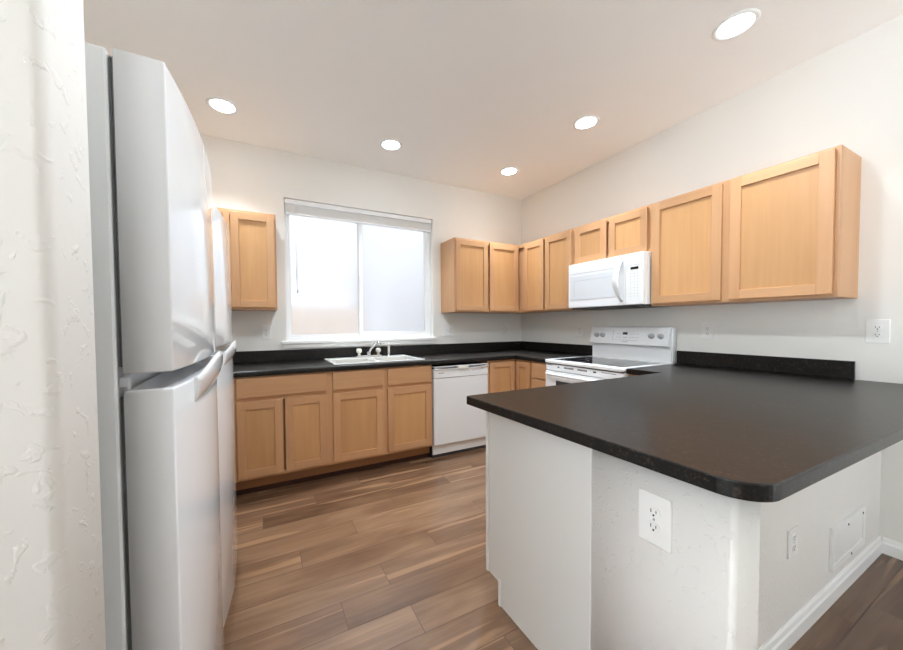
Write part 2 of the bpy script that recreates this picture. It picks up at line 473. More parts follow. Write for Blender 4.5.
# baseboards with a stepped profile
def baseboard_profile(): return [(0, 0), (0.015, 0), (0.015, 0.055), (0.011, 0.062), (0.008, 0.078), (0.004, 0.084), (0, 0.084)]
m = MB(); m.prism([(-2.855 - a, z) for a, z in baseboard_profile()], -1.905, 0.0, axis='x')
struct(m.build('baseboard_peninsula', TRIM), 'white baseboard along the recessed peninsula wall', 'baseboard')
m = MB(); m.prism([(-a, z) for a, z in baseboard_profile()], YN, -2.870, axis='y')
struct(m.build('baseboard_right', TRIM), 'white baseboard on the right wall past the peninsula', 'baseboard')

# ------------------------------------------------------------------ window (structure)
win = bpy.data.objects.new('window_1', None); COL.objects.link(win)
win.location = ((WX0 + WX1) / 2, 0, WZ0); WL = win.location
struct(win, 'white framed sliding window with frosted panes over the sink', 'window')
m = MB()
YF0, YF1 = 0.070, 0.125
m.box(WX0, WX0 + 0.030, YF0, YF1, WZ0, WZ1, 0.003); m.box(WX1 - 0.030, WX1, YF0, YF1, WZ0, WZ1, 0.003)
m.box(WX0 + .030, WX1 - .030, YF0, YF1, WZ0, WZ0 + 0.035, 0.003); m.box(WX0 + .030, WX1 - .030, YF0, YF1, WZ1 - 0.030, WZ1, 0.003)
m.build('window_frame', VINYL, win, WL)
XM = -2.050
def sash(x0, x1, y0, y1, bw):
    m = MB(); z0, z1 = WZ0 + 0.035, WZ1 - 0.03
    m.box(x0, x0 + bw, y0, y1, z0, z1, 0.003); m.box(x1 - bw, x1, y0, y1, z0, z1, 0.003)
    m.box(x0 + bw, x1 - bw, y0, y1, z0, z0 + bw, 0.003); m.box(x0 + bw, x1 - bw, y0, y1, z1 - bw, z1, 0.003)
    s = m.build('window_sash', VINYL, win, WL)
    g = MB(); ym = (y0 + y1) / 2
    g.box(x0 + bw, x1 - bw, ym - 0.002, ym + 0.002, z0 + bw, z1 - bw)
    g.build('pane', FROST, s, WL)
    return s
sash(WX0 + 0.030, XM + 0.008, 0.102, 0.120, 0.020)
s2 = sash(XM - 0.008, WX1 - 0.030, 0.076, 0.099, 0.040)
m = MB(); m.box(XM + 0.004, XM + 0.018, 0.066, 0.076, 1.66, 1.74, 0.003); m.build('latch', VINYL, s2, WL)
m = MB(); m.box(WX0 - 0.045, WX1 + 0.032, -0.028, 0.072, WZ0 - 0.026, WZ0 + 0.002, 0.006)
m.box(WX0 - 0.030, WX1 + 0.018, -0.014, 0.0, WZ0 - 0.066, WZ0 - 0.026, 0.003)
m.build('window_sill', TRIM, win, WL)

# raised blind in the window head
BL = thing('window_blind', 'white mini blind pulled up under the window head', 'blind', (-2.0, 0.04, 2.25))
L = tuple(BL.location)
m = MB(); m.box(WX0 + 0.006, WX1 - 0.006, 0.018, 0.058, 2.345, 2.388, 0.003); m.build('headrail', VINYL, BL, L)
m = MB()
for k in range(11): m.box(WX0 + 0.010, WX1 - 0.010, 0.024 + 0.0008 * (k % 2), 0.052, 2.272 + k * 0.0064, 2.272 + k * 0.0064 + 0.0042)
m.build('slat_stack', WHITE_PLASTIC, BL, L)
m = MB(); m.box(WX0 + 0.010, WX1 - 0.010, 0.022, 0.054, 2.252, 2.270, 0.004); m.build('bottom_rail', VINYL, BL, L)
m = MB(); m.tube([(-2.655, 0.020, 2.36), (-2.655, 0.0155, 2.2), (-2.652, 0.0155, 1.66)], 0.0022, 8); m.build('tilt_wand', VINYL, BL, L)
m = MB(); m.tube([(-2.648, 0.012, 2.36), (-2.644, 0.0105, 2.2), (-2.643, 0.0105, 1.56)], 0.0011, 6)
cd = m.build('pull_cord', VINYL, BL, L)
m = MB(); m.lathe([(0, 0), (0.005, 0.002), (0.007, 0.02), (0.003, 0.034), (0, 0.035)], (-2.643, 0.0105, 1.53)); m.build('tassel', LGREY, cd, L)

# outside, seen blurred through the frosted panes
m = MB(); m.box(-6.5, 3.0, 0.2, 9, -0.3, -0.15)
struct(m.build('ground', GRAVEL))
m = MB(); m.box(-7.0, -1.45, 2.3, 2.5, -0.2, 1.52)
struct(m.build('wall_garden', STUCCO))
m = MB(); m.box(-0.95, 9.0, 5.0, 5.3, -0.2, 6.5)
struct(m.build('wall_neighbour', SIDING))

# ------------------------------------------------------------------ cabinets
ST = 0.056   # stile and rail width of a shaker door
def shaker_door(parent, u0, u1, za, zb, yf, name='door'):
    """door in the cabinet's own space, front facing -y at yf-0.02"""
    m = MB(); y0, y1 = yf - 0.020, yf
    m.box(u0, u0 + ST, y0, y1, za, zb, 0.0016, 0); m.box(u1 - ST, u1, y0, y1, za, zb, 0.0016, 0)
    m.box(u0 + ST, u1 - ST, y0, y1, za, za + ST, 0.0016, 1); m.box(u0 + ST, u1 - ST, y0, y1, zb - ST, zb, 0.0016, 1)
    d = m.build(name, [WOODV, WOODH], parent)
    m = MB(); m.box(u0 + ST - 0.004, u1 - ST + 0.004, y0 + 0.010, y1 - 0.003, za + ST - 0.004, zb - ST + 0.004)
    m.build('door_panel', WOODP, d)
    return d
def slab_front(parent, u0, u1, za, zb, yf, name):
    m = MB(); m.box(u0, u1, yf - 0.020, yf, za, zb, 0.003)
    return m.build(name, WOODH, parent)
def cabinet(name, label, loc, rz, W, D, h, doors, drawers=(), stiles=(), rails=(), toe=False, hollow=False, group=None, cat='cabinet', zb=0.0, fr=0.038):
    t = thing(name, label, cat, loc, rz, group)
    m = MB()
    if hollow:
        m.box(0, 0.018, -(D - 0.020), -0.001, zb, h); m.box(W - 0.018, W, -(D - 0.020), -0.001, zb, h)
        m.box(0.018, W - 0.018, -(D - 0.020), -0.001, zb, zb + 0.018); m.box(0.018, W - 0.018, -0.010, -0.001, zb + 0.018, h)
    else: m.box(0, W, -(D - 0.020), -0.001, zb, h)
    m.build('carcass', WOODV, t)
    m = MB(); y0, y1 = -D, -(D - 0.020)
    us = [(0, fr), (W - fr, W)] + list(stiles)
    for a, b in us: m.box(a, b, y0, y1, zb, h, 0.0008, 0)
    us = sorted(us)
    for (a0, a1), (b0, b1) in zip(us, us[1:]):
        for (r0, r1) in [(zb, zb + fr), (h - fr, h)] + list(rails): m.box(a1, b0, y0, y1, r0, r1, 0, 1)
    m.build('face_frame', [WOODV, WOODH], t)
    if toe:
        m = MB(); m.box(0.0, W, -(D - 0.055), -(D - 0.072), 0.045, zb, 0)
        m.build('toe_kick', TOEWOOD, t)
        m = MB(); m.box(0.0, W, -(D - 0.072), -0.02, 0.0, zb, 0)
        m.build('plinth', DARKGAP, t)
    for d in doors: shaker_door(t, *d, -D)
    for d in drawers: slab_front(t, *d[:4], -D, d[4] if len(d) > 4 else 'drawer')
    return t

R90 = -PI / 2
UD = 0.305
# --- wall cabinets
cabinet('wall_cabinet', 'maple wall cabinet left of the window, partly behind the white refrigerators', (-3.56, 0, ZU0), 0, 0.732, UD, ZU1 - ZU0,
        [(0.030, 0.362, 0.016, 0.752), (0.414, 0.718, 0.016, 0.752)], stiles=[(0.366, 0.410)], group='maple wall cabinets')
cabinet('wall_cabinet', 'two-door maple wall cabinet on the window wall, right of the window', (-1.160, 0, ZU0), 0, 1.160 - UD, UD, ZU1 - ZU0,
        [(0.012, 0.410, 0.016, 0.752), (0.436, 0.826, 0.016, 0.752)], group='maple wall cabinets')
cabinet('wall_cabinet', 'two-door maple wall cabinet in the room corner, left of the microwave', (0, 0, ZU0), R90, 1.080, UD, ZU1 - ZU0,
        [(0.413, 0.706, 0.016, 0.752), (0.731, 1.066, 0.016, 0.752)], group='maple wall cabinets', fr=0.036)
cabinet('wall_cabinet', 'short two-door maple cabinet directly above the white microwave', (0, -1.081, 1.778), R90, 0.731, UD, ZU1 - 1.778,
        [(0.030, 0.354, 0.010, 0.337), (0.382, 0.704, 0.010, 0.337)], group='maple wall cabinets')
cabinet('wall_cabinet', 'large two-door maple wall cabinet right of the microwave, its side panel showing', (0, -1.813, ZU0), R90, 0.945, UD, ZU1 - ZU0,
        [(0.008, 0.446, 0.016, 0.756), (0.488, 0.927, 0.016, 0.756)], stiles=[(0.444, 0.490)], group='maple wall cabinets')

# --- base cabinets
BD = 0.610; BZ = 0.125; BH = 0.873
cb = cabinet('base_cabinet', 'maple base cabinet beside the refrigerators, one wide drawer over two doors', (-3.135, 0, 0), 0, 0.660, BD, BH,
        [(0.022, 0.318, 0.146, 0.694), (0.334, 0.634, 0.146, 0.694)], [(0.022, 0.634, 0.722, 0.863)], rails=[(0.69, 0.725)], toe=True, zb=BZ, group='maple base cabinets', fr=0.03)
m = MB(); m.box(XL + 0.002 + 3.135, -0.001, -BD, -BD + 0.02, 0.06, BH); m.build('filler_panel', WOODV, cb)
cabinet('base_cabinet', 'maple sink base cabinet under the window, two doors and two false fronts', (-2.475, 0, 0), 0, 0.897, BD, BH,
        [(0.021, 0.430, 0.146, 0.694), (0.472, 0.884, 0.146, 0.694)], [(0.021, 0.430, 0.722, 0.863, 'false_front'), (0.472, 0.884, 0.722, 0.863, 'false_front')],
        stiles=[(0.426, 0.476)], rails=[(0.69, 0.725)], toe=True, hollow=True, zb=BZ, group='maple base cabinets', fr=0.03)
# L-shaped corner cabinet
t = thing('corner_base_cabinet', 'L-shaped maple corner base cabinet between dishwasher and drawers', 'cabinet', (-0.966, 0, 0), 0, 'maple base cabinets')
L = tuple(t.location)
Lsh = lambda d: [(-0.966, 0), (-0.966, -d), (-d, -d), (-d, -0.862), (-0.001, -0.862), (-0.001, 0)]
m = MB(); m.prism(Lsh(BD - 0.02), BZ, BH); m.build('carcass', WOODV, t, L)
m = MB(); m.box(-0.966, -BD, -BD, -BD + 0.02, BZ, BH); m.box(-BD, -BD + 0.02, -0.862, -BD + 0.02, BZ, BH); m.build('face_frame', WOODV, t, L)
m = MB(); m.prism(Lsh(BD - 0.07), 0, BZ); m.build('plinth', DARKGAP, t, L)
shaker_door(t, 0.019, 0.335, 0.146, 0.858, -BD)
# second leaf faces the range side
m = MB(); xa = -BD - 0.020
y1, y0 = -0.638, -0.842
m.box(xa, -BD, y1 - ST, y1, 0.146, 0.858, 0.0016, 0); m.box(xa, -BD, y0, y0 + ST, 0.146, 0.858, 0.0016, 0)
m.box(xa, -BD, y0 + ST, y1 - ST, 0.146, 0.146 + ST, 0.0016, 0); m.box(xa, -BD, y0 + ST, y1 - ST, 0.858 - ST, 0.858, 0.0016, 0)
d = m.build('door', WOODV, t, L)
m = MB(); m.box(xa + 0.010, -BD - 0.003, y0 + ST - .004, y1 - ST + .004, 0.146 + ST - .004, 0.858 - ST + .004); m.build('door_panel', WOODP, d, L)

cabinet('drawer_cabinet', 'narrow maple drawer cabinet just left of the white range', (0, -0.863, 0), R90, 0.214, BD, BH, [],
        [(0.012, 0.202, 0.722, 0.863), (0.012, 0.202, 0.440, 0.708), (0.012, 0.202, 0.146, 0.426)], rails=[(0.69, 0.725), (0.41, 0.445)], toe=True, zb=BZ, group='maple base cabinets', fr=0.02)
cabinet('base_cabinet', 'narrow maple base cabinet right of the range, mostly behind the peninsula', (0, -1.842, 0), R90, 0.262, BD, BH,
        [(0.015, 0.247, 0.146, 0.694)], [(0.015, 0.247, 0.722, 0.863)], rails=[(0.69, 0.725)], toe=True, zb=BZ, group='maple base cabinets', fr=0.03)
# peninsula cabinet, its white end panel faces the room
t = thing('peninsula_cabinet', 'peninsula base cabinet with a plain white end panel and toe notch', 'cabinet', (-1.32, -2.668, 0), 0)
L = tuple(t.location)
m = MB(); m.box(-2.010, -0.615, -2.666, -2.127, 0.10, BH); m.build('carcass', WOODV, t, L)
m = MB(); m.box(-2.010, -0.62, -2.127, -2.107, 0.10, BH); m.build('face_frame', WOODV, t, L)
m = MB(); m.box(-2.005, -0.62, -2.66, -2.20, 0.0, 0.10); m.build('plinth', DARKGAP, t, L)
m = MB(); m.prism([(-2.107, 0.10), (-2.107, BH), (-2.668, BH), (-2.668, 0), (-2.198, 0), (-2.198, 0.10)], -2.030, -2.010, axis='x')
ep = m.build('end_panel', PANEL_WHITE, t, L)
m = MB(); m.box(-2.036, -2.030, -2.121, -2.105, 0.10, BH, 0.001); m.build('edge_moulding', TRIM, ep, L)
m = MB(); m.box(-2.036, -2.030, -2.210, -2.196, 0.0, 0.115, 0.001); m.build('edge_moulding', TRIM, ep, L)
m = MB(); m.box(-2.033, -2.030, -2.668, -2.664, 0.0, BH)
m.build('edge_moulding', TRIM, ep, L)

# ------------------------------------------------------------------ countertops
SX0, SX1, SY0, SY1 = -2.415, -1.650, -0.560, -0.085     # sink cut-out
t = thing('countertop', 'dark speckled laminate countertop under the window, holding the sink', 'countertop', (-1.9, 0, CB), 0, 'dark laminate countertops')
L = tuple(t.location); FE = -0.640
m = MB()
m.box(XL + .001, SX0, FE, -0.001, CB, CT); m.box(SX1, -0.001, FE, -0.001, CB, CT)
m.box(SX0, SX1, FE, SY0, CB, CT); m.box(SX0, SX1, SY1, -0.001, CB, CT)
m.box(FE, -0.001, -1.080, FE, CB, CT)
m.build('worktop', LAM, t, L)
m = MB()     # rounded front nosing
m.prism([(FE, CB), (FE - 0.004, CB + 0.002), (FE - 0.006, CB + 0.008), (FE - 0.006, CT - 0.010), (FE - 0.004, CT - 0.003), (FE, CT)], XL, FE - 0.006, axis='x')
m.prism([(FE, CB), (FE - 0.004, CB + 0.002), (FE - 0.006, CB + 0.008), (FE - 0.006, CT - 0.010), (FE - 0.004, CT - 0.003), (FE, CT)], -1.080, FE - 0.006, axis='y')
m.build('front_edge', LAM, t, L)
m = MB(); m.box(XL + .001, -0.001, -0.020, -0.001, CT, 1.016, 0.003); m.box(-0.020, -0.001, -1.078, -0.020, CT, 1.016, 0.003)
m.build('backsplash', LAM, t, L)

t = thing('countertop', 'large dark peninsula countertop with a rounded front corner', 'countertop', (-1.0, -2.6, CB), 0, 'dark laminate countertops')
L = tuple(t.location)
def arc(cx, cy, r, a0, a1, n=14): return [(cx + r * math.cos(a0 + (a1 - a0) * i / n), cy + r * math.sin(a0 + (a1 - a0) * i / n)) for i in range(n + 1)]
PX0, PY0, PY1 = -2.126, -3.098, -2.078
XN = -2.092
pts = [(-0.001, -1.842), (-0.640, -1.842), (-0.640, PY1)]
pts += arc(PX0 + 0.01, PY1 - 0.01, 0.01, PI / 2, PI, 5)
pts += arc(XN + 0.085, PY0 + 0.085, 0.085, PI, 1.5 * PI, 14)
pts += [(-0.001, PY0 - 0.045)]
m = MB(); m.prism(pts, CB, CT, 0.004, smooth=False, seg=2)
m.build('worktop', LAM, t, L)
m = MB(); m.box(-0.020, -0.001, -2.757, -1.842, CT, 1.016, 0.003); m.build('backsplash', LAM, t, L)

# ------------------------------------------------------------------ sink and faucet
t = thing('sink', 'white double bowl drop-in sink under the window', 'sink', (-1.975, -0.32, CT))
L = tuple(t.location)
m = MB()
def tray(m, x0, x1, y0, y1, z0, z1, wall=0.008):
    m.box(x0, x1, y0, y0 + wall, z0, z1); m.box(x0, x1, y1 - wall, y1, z0, z1)
    m.box(x0, x0 + wall, y0 + wall, y1 - wall, z0, z1); m.box(x1 - wall, x1, y0 + wall, y1 - wall, z0, z1)
    m.box(x0, x1, y0, y1, z0 - wall, z0)
RX0, RX1, RY0, RY1 = SX0 - 0.018, SX1 + 0.018, SY0 - 0.018, SY1 + 0.022
B1 = (SX0 + 0.012, -2.048); B2 = (-2.018, SX1 - 0.012); BY0, BY1 = SY0 + 0.012, -0.175
zt0, zt1 = CT + 0.0005, CT + 0.010
m.box(RX0, B1[0], RY0, RY1, zt0, zt1, 0.003); m.box(B2[1], RX1, RY0, RY1, zt0, zt1, 0.003)
m.box(B1[0], B2[1], RY0, BY0, zt0, zt1, 0.003); m.box(B1[0], B2[1], BY1, RY1, zt0, zt1, 0.003)
m.box(B1[1], B2[0], BY0, BY1, zt0 - 0.01, zt1 - 0.002, 0.003)
m.build('rim', SINKW, t, L)
for b in (B1, B2):
    m = MB(); tray(m, b[0], b[1], BY0, BY1, CT - 0.17, CT + 0.002)
    bo = m.build('bowl', SINKB, t, L)
    m = MB(); m.lathe([(0.0, 0.001), (0.030, 0.001), (0.042, 0.003), (0.045, 0.0)], ((b[0] + b[1]) / 2, (BY0 + BY1) / 2, CT - 0.17)); m.build('drain', CHROME, bo, L)
ZR = CT + 0.010
t = thing('faucet', 'chrome two-knob kitchen faucet with raised spout on the sink', 'faucet', (-2.02, -0.115, ZR))
L = tuple(t.location)
m = MB(); m.box(-2.145, -1.895, -0.145, -0.090, ZR, ZR + 0.018, 0.008, seg=3); m.build('base_plate', CHROME, t, L)
m = MB()
m.lathe([(0.022, 0), (0.022, 0.02), (0.016, 0.035), (0.0, 0.036)], (-2.02, -0.118, ZR + 0.016))
m.tube([(-2.02, -0.118, ZR + 0.03), (-2.015, -0.125, ZR + 0.055), (-1.995, -0.155, ZR + 0.10), (-1.975, -0.19, ZR + 0.137), (-1.962, -0.215, ZR + 0.150), (-1.953, -0.232, ZR + 0.146), (-1.950, -0.238, ZR + 0.122)],
       [0.013, 0.012, 0.0115, 0.011, 0.011, 0.012, 0.013], 14)
m.build('spout', CHROME, t, L)
for x in (-2.115, -1.925):
    m = MB(); m.lathe([(0.013, 0), (0.013, 0.016), (0.010, 0.020), (0.018, 0.026), (0.026, 0.036), (0.027, 0.050), (0.022, 0.062), (0.012, 0.068), (0, 0.069)], (x, -0.118, ZR + 0.016), n=10)
    m.build('knob', BISQUE, t, L)
t = thing('side_sprayer', 'slim chrome side sprayer right of the faucet on the sink', 'sprayer', (-1.815, -0.115, ZR))
L = tuple(t.location)
m = MB(); m.lathe([(0.022, 0), (0.022, 0.006), (0.014, 0.014), (0.013, 0.030), (0, 0.030)], L); m.build('holder', CHROME, t, L)
m = MB(); m.tube([(L[0], L[1], ZR + 0.028), (L[0], L[1], ZR + 0.10), (L[0] - 0.002, L[1] - 0.012, ZR + 0.122), (L[0] - 0.010, L[1] - 0.035, ZR + 0.128)], [0.011, 0.012, 0.014, 0.012], 12)
m.build('spray_head', BISQUE, t, L)

# ------------------------------------------------------------------ dishwasher
DX0, DX1 = -1.573, -0.970
t = thing('dishwasher', 'white built-in dishwasher between sink base and corner cabinet', 'dishwasher', ((DX0 + DX1) / 2, -0.3, 0))
L = tuple(t.location)
m = MB(); m.box(DX0 + 0.004, DX1 - 0.004, -0.585, -0.03, 0.0, 0.845); m.build('tub', DGREY, t, L)
m = MB(); m.box(DX0 + 0.005, DX1 - 0.005, -0.632, -0.586, 0.128, 0.742, 0.004); m.build('door', WHITE, t, L)
m = MB()
zc0, zc1 = 0.746, 0.852; n = 16
m.box(DX0 + 0.005, DX1 - 0.005, -0.636, -0.586, zc0, zc1 - 0.026, 0.004)
m.box(DX0 + 0.005, DX1 - 0.005, -0.640, -0.586, zc1 - 0.008, zc1, 0.003)
# curved lower lip of the handle pocket
sec = []
for i in range(n + 1):
    u = i / n; x = DX0 + 0.006 + u * (DX1 - DX0 - 0.012)
    zl = zc1 - 0.014 - 0.018 * (1 - (2 * u - 1) ** 2)
    sec.append([(x, -0.637, zc1 - 0.030), (x, -0.646, zc1 - 0.030), (x, -0.646, zl), (x, -0.640, zl + 0.002)])
m.sweep(sec)
cp = m.build('control_panel', WHITE, t, L)
m = MB(); m.box(DX0 + 0.05, DX1 - 0.05, -0.616, -0.600, zc1 - 0.030, zc1 - 0.006); m.build('handle_pocket', MGREY, cp, L)
m = MB(); m.box(-1.318, -1.205, -0.650, -0.615, zc1 - 0.034, zc1 - 0.004, 0.004); m.build('latch_handle', BISQUE, cp, L)
m = MB()
for i in range(5): m.box(-1.520 + i * 0.0105, -1.5095 + i * 0.0105, -0.6374, -0.636, 0.788, 0.797 - 0.002 * (i % 2))
m.build('badge', MGREY, cp, L)
def mark(par, mat, *bx):
    q = MB(); q.box(*bx); q.build('button_mark', mat, par, L)
for i in range(5): mark(cp, MGREY, -1.292 + i * 0.022, -1.284 + i * 0.022, -0.6374, -0.636, 0.793 + 0.003 * (i % 2), 0.799 + 0.003 * (i % 2))
for i in range(6): mark(cp, MGREY, -1.158 + i * 0.023, -1.148 + i * 0.023, -0.6374, -0.636, 0.792 + 0.004 * (i % 3), 0.798 + 0.004 * (i % 3))
m = MB(); m.box(DX0 + 0.005, DX1 - 0.005, -0.600, -0.585, 0.034, 0.122, 0.002); m.build('kick_plate', WHITE_PLASTIC, t, L)

# ------------------------------------------------------------------ range
RY_L, RY_R = -1.085, -1.838
t = thing('range', 'white electric range with a glass cooktop and rear control panel', 'range', (-0.34, (RY_L + RY_R) / 2, 0))
L = tuple(t.location)
m = MB(); m.box(-0.630, -0.03, RY_R, RY_L, 0.03, 0.885, 0.003); m.build('body', WHITE_RANGE, t, L)
for x in (-0.58, -0.08):
    for y in (RY_R + 0.05, RY_L - 0.05):
        m = MB(); m.lathe([(0.0, 0), (0.018, 0), (0.018, 0.03)], (x, y, 0.0), n=12); m.build('levelling_foot', DGREY, t, L)
m = MB(); zt = 0.918
m.box(-0.672, -0.622, RY_R, RY_L, 0.886, zt, 0.010, seg=3); m.box(-0.130, -0.03, RY_R, RY_L, 0.886, zt, 0.004)
m.box(-0.622, -0.130, RY_R, RY_R + 0.030, 0.886, zt, 0.004); m.box(-0.622, -0.130, RY_L - 0.030, RY_L, 0.886, zt, 0.004)
ck = m.build('cooktop', WHITE_RANGE, t, L)
m = MB(); m.box(-0.624, -0.128, RY_R + 0.028, RY_L - 0.028, 0.890, zt - 0.002); m.build('glass', BLACKGLASS, ck, L)
for (x, y, r) in ((-0.50, -1.28, 0.105), (-0.50, -1.64, 0.080), (-0.25, -1.28, 0.080), (-0.25, -1.64, 0.105)):
    m = MB(); m.lathe([(r - 0.003, 0), (r - 0.003, 0.0004), (r, 0.0004), (r, 0)], (x, y, zt - 0.0019), n=40); m.build('burner_ring', MGREY, ck, L)
# vent trim below the cooktop
m = MB(); m.box(-0.662, -0.632, RY_R + 0.004, RY_L - 0.004, 0.822, 0.880, 0.008, seg=3)
vt = m.build('vent_trim', WHITE_RANGE, t, L)
m = MB()
W_ = RY_L - RY_R
for (a, b, z0_, z1_) in ((0.02, 0.11, 0.869, 0.8735), (0.19, 0.215, 0.852, 0.864), (0.285, 0.42, 0.852, 0.866), (0.47, 0.595, 0.852, 0.866), (0.665, 0.70, 0.852, 0.864), (0.76, 0.92, 0.862, 0.866)):
    if b - a > 0.12 and z1_ - z0_ > 0.01:
        k = 8
        for i in range(k):
            y_a = RY_L - W_ * (a + (b - a) * i / k); y_b = RY_L - W_ * (a + (b - a) * (i + 0.72) / k)
            m.box(-0.6628, -0.660, y_b, y_a, z0_, z1_)
    else: m.box(-0.6628, -0.660, RY_L - W_ * b, RY_L - W_ * a, z0_, z1_)
m.box(-0.668, -0.640, RY_R + 0.003, RY_L - 0.003, 0.8805, 0.8862)
m.build('vent_slots', DGREY, vt, L)
m = MB(); m.box(-0.668, -0.634, RY_R + 0.004, RY_L - 0.004, 0.235, 0.818, 0.008, seg=3)
dr = m.build('oven_door', WHITE_RANGE, t, L)
m = MB(); m.box(-0.6695, -0.667, RY_R + 0.17, RY_L - 0.13, 0.42, 0.740, 0.001); m.build('oven_window', BLACKGLASS, dr, L)
m = MB()
m.tube([(-0.668, RY_L - 0.05, 0.792), (-0.705, RY_L - 0.055, 0.796), (-0.712, RY_L - 0.10, 0.797), (-0.712, RY_R + 0.10, 0.797), (-0.705, RY_R + 0.055, 0.796), (-0.668, RY_R + 0.05, 0.792)], 0.012, 12)
m.build('handle', WHITE_RANGE, dr, L)
m = MB(); m.box(-0.664, -0.632, RY_R + 0.004, RY_L - 0.004, 0.035, 0.225, 0.006); m.build('storage_drawer', WHITE_RANGE, t, L)
# back guard
m = MB()
m.box(-0.075, -0.025, RY_R + 0.004, RY_L - 0.024, 0.90, 1.045, 0.004)
m.box(-0.060, -0.022, RY_R, RY_R + 0.012, 0.90, 1.196, 0.003); m.box(-0.060, -0.022, RY_L - 0.030, RY_L - 0.018, 0.90, 1.196, 0.003)
bgd = m.build('back_guard', WHITE_RANGE, t, L)
m = MB()
prof = [(-0.110, 1.062), (-0.112, 1.052), (-0.104, 1.046), (-0.030, 1.046), (-0.030, 1.205), (-0.066, 1.205), (-0.078, 1.200), (-0.083, 1.192)]
m.prism([(p[0], p[1]) for p in prof], RY_R + 0.012, RY_L - 0.022, axis='y', bevel=0.006)
pn = m.build('control_panel', WHITE_RANGE, bgd, L)
PA = Vector((-0.110, 1.062)); PB = Vector((-0.083, 1.192))
def on_panel(y, s, out=0.0):     # point on the sloping face, s from 0 (bottom) to 1
    p = PA + (PB - PA) * s; nrm = Vector((-(PB - PA).y, (PB - PA).x)).normalized()
    return Vector((p.x + nrm.x * out, y, p.y + nrm.y * out))
def panel_patch(m, ya, yb, s0, s1, th=0.0015, mat=0):
    a = [on_panel(ya, s0, -0.001), on_panel(yb, s0, -0.001), on_panel(yb, s1, -0.001), on_panel(ya, s1, -0.001)]
    b = [on_panel(ya, s0, th), on_panel(yb, s0, th), on_panel(yb, s1, th), on_panel(ya, s1, th)]
    m.sweep([a, b], mat, smooth=False)
yc = lambda f: RY_L - 0.022 - (W_ - 0.034) * f
tilt = math.atan2((PB - PA).x, (PB - PA).y)
for frac in (0.100, 0.190, 0.815, 0.918):
    y = yc(frac); c = on_panel(y, 0.50, 0.0)
    q = MB(); q.lathe([(0.023, 0), (0.023, 0.004), (0.0195, 0.008), (0.0185, 0.022), (0.016, 0.026), (0, 0.026)], (0, 0, 0), n=24)
    q.box(-0.003, 0.003, -0.017, 0.017, 0.024, 0.029, 0.001)
    q.bm.transform(Matrix.Translation(c) @ Matrix.Rotation(-PI / 2 + tilt, 4, 'Y'))
    q.build('knob', LGREY, pn, L)
m = MB(); panel_patch(m, yc(0.462), yc(0.522), 0.56, 0.72, 0.002); m.build('display', DISPLAY, pn, L)
m = MB()
panel_patch(m, yc(0.330), yc(0.334), 0.18, 0.85); panel_patch(m, yc(0.334), yc(0.66), 0.18, 0.195)
m.build('panel_line', LGREY, pn, L)
def pmark(*a_):
    q = MB(); panel_patch(q, *a_); q.build('button_mark', LGREY, pn, L)
for f in (0.385, 0.415, 0.560, 0.590, 0.620, 0.650):
    pmark(yc(f), yc(f + 0.010), 0.58, 0.63); pmark(yc(f), yc(f + 0.010), 0.36, 0.41)
pmark(yc(0.475), yc(0.515), 0.36, 0.40)
m = MB(); panel_patch(m, yc(0.46), yc(0.54), 0.08, 0.11); m.build('badge', LGREY, pn, L)

# ------------------------------------------------------------------ over-the-range microwave
MY_L, MY_R, MZ0, MZ1 = -1.104, -1.808, 1.374, 1.776
t = thing('microwave', 'white over-the-range microwave mounted above the range', 'microwave', (-0.19, (MY_L + MY_R) / 2, MZ0))
L = tuple(t.location)
m = MB(); m.box(-0.366, -0.002, MY_R, MY_L, MZ0 + 0.004, MZ1, 0.003); m.build('body', WHITE, t, L)
m = MB(); m.box(-0.36, -0.02, MY_R + 0.01, MY_L - 0.01, MZ0 - 0.010, MZ0 + 0.004)
for i in range(9): m.box(-0.35 + i * 0.016, -0.342 + i * 0.016, MY_R + 0.1, MY_L - 0.1, MZ0 - 0.012, MZ0 - 0.010)
m.build('underside_grille', DGREY, t, L)
YD = -1.662      # right edge of the door
m = MB(); m.box(-0.398, -0.367, YD + 0.001, MY_L, MZ0 + 0.004, MZ1 - 0.002, 0.006, seg=3)
dr = m.build('door', WHITE_GLOSS, t, L)
m = MB()
m.box(-0.4000, -0.397, YD + 0.062, MY_L - 0.022, MZ0 + 0.075, MZ1 - 0.112, 0.002); m.build('door_window', MWGLASS, dr, L)
m = MB()
for (a, b, c, d_) in ((MY_L - 0.10, MY_L - 0.022, 0, 0),):
    pass
m.box(-0.3988, -0.3975, YD + 0.02, MY_L - 0.012, MZ1 - 0.095, MZ1 - 0.092)
m.box(-0.4006, -0.3995, YD + 0.11, MY_L - 0.068, MZ1 - 0.160, MZ1 - 0.157); m.box(-0.4006, -0.3995, MY_L - 0.070, MY_L - 0.066, MZ0 + 0.105, MZ1 - 0.157)
m.build('door_lines', LGREY, dr, L)
hp = []
for i in range(15):
    u = i / 14; a = PI * u
    hp.append((-0.396 - 0.056 * math.sin(a) ** 0.8, YD + 0.026 + 0.022 * math.sin(a), MZ0 + 0.035 + u * 0.330))
m = MB(); sec = []
for i, p in enumerate(hp):
    w = 0.012 + 0.014 * math.sin(PI * i / 14); dpt = 0.007
    d = (Vector(hp[min(i + 1, 14)]) - Vector(hp[max(i - 1, 0)])).normalized(); nrm = Vector((0, 1, 0)).cross(d)
    sec.append([tuple(Vector(p) + Vector((0, 1, 0)) * w * math.cos(k * PI / 5) + nrm * dpt * math.sin(k * PI / 5)) for k in range(10)])
m.sweep(sec); m.build('handle', WHITE, dr, L)
m = MB(); m.box(-0.398, -0.367, MY_R, YD - 0.001, MZ0 + 0.004, MZ1 - 0.002, 0.006, seg=3)
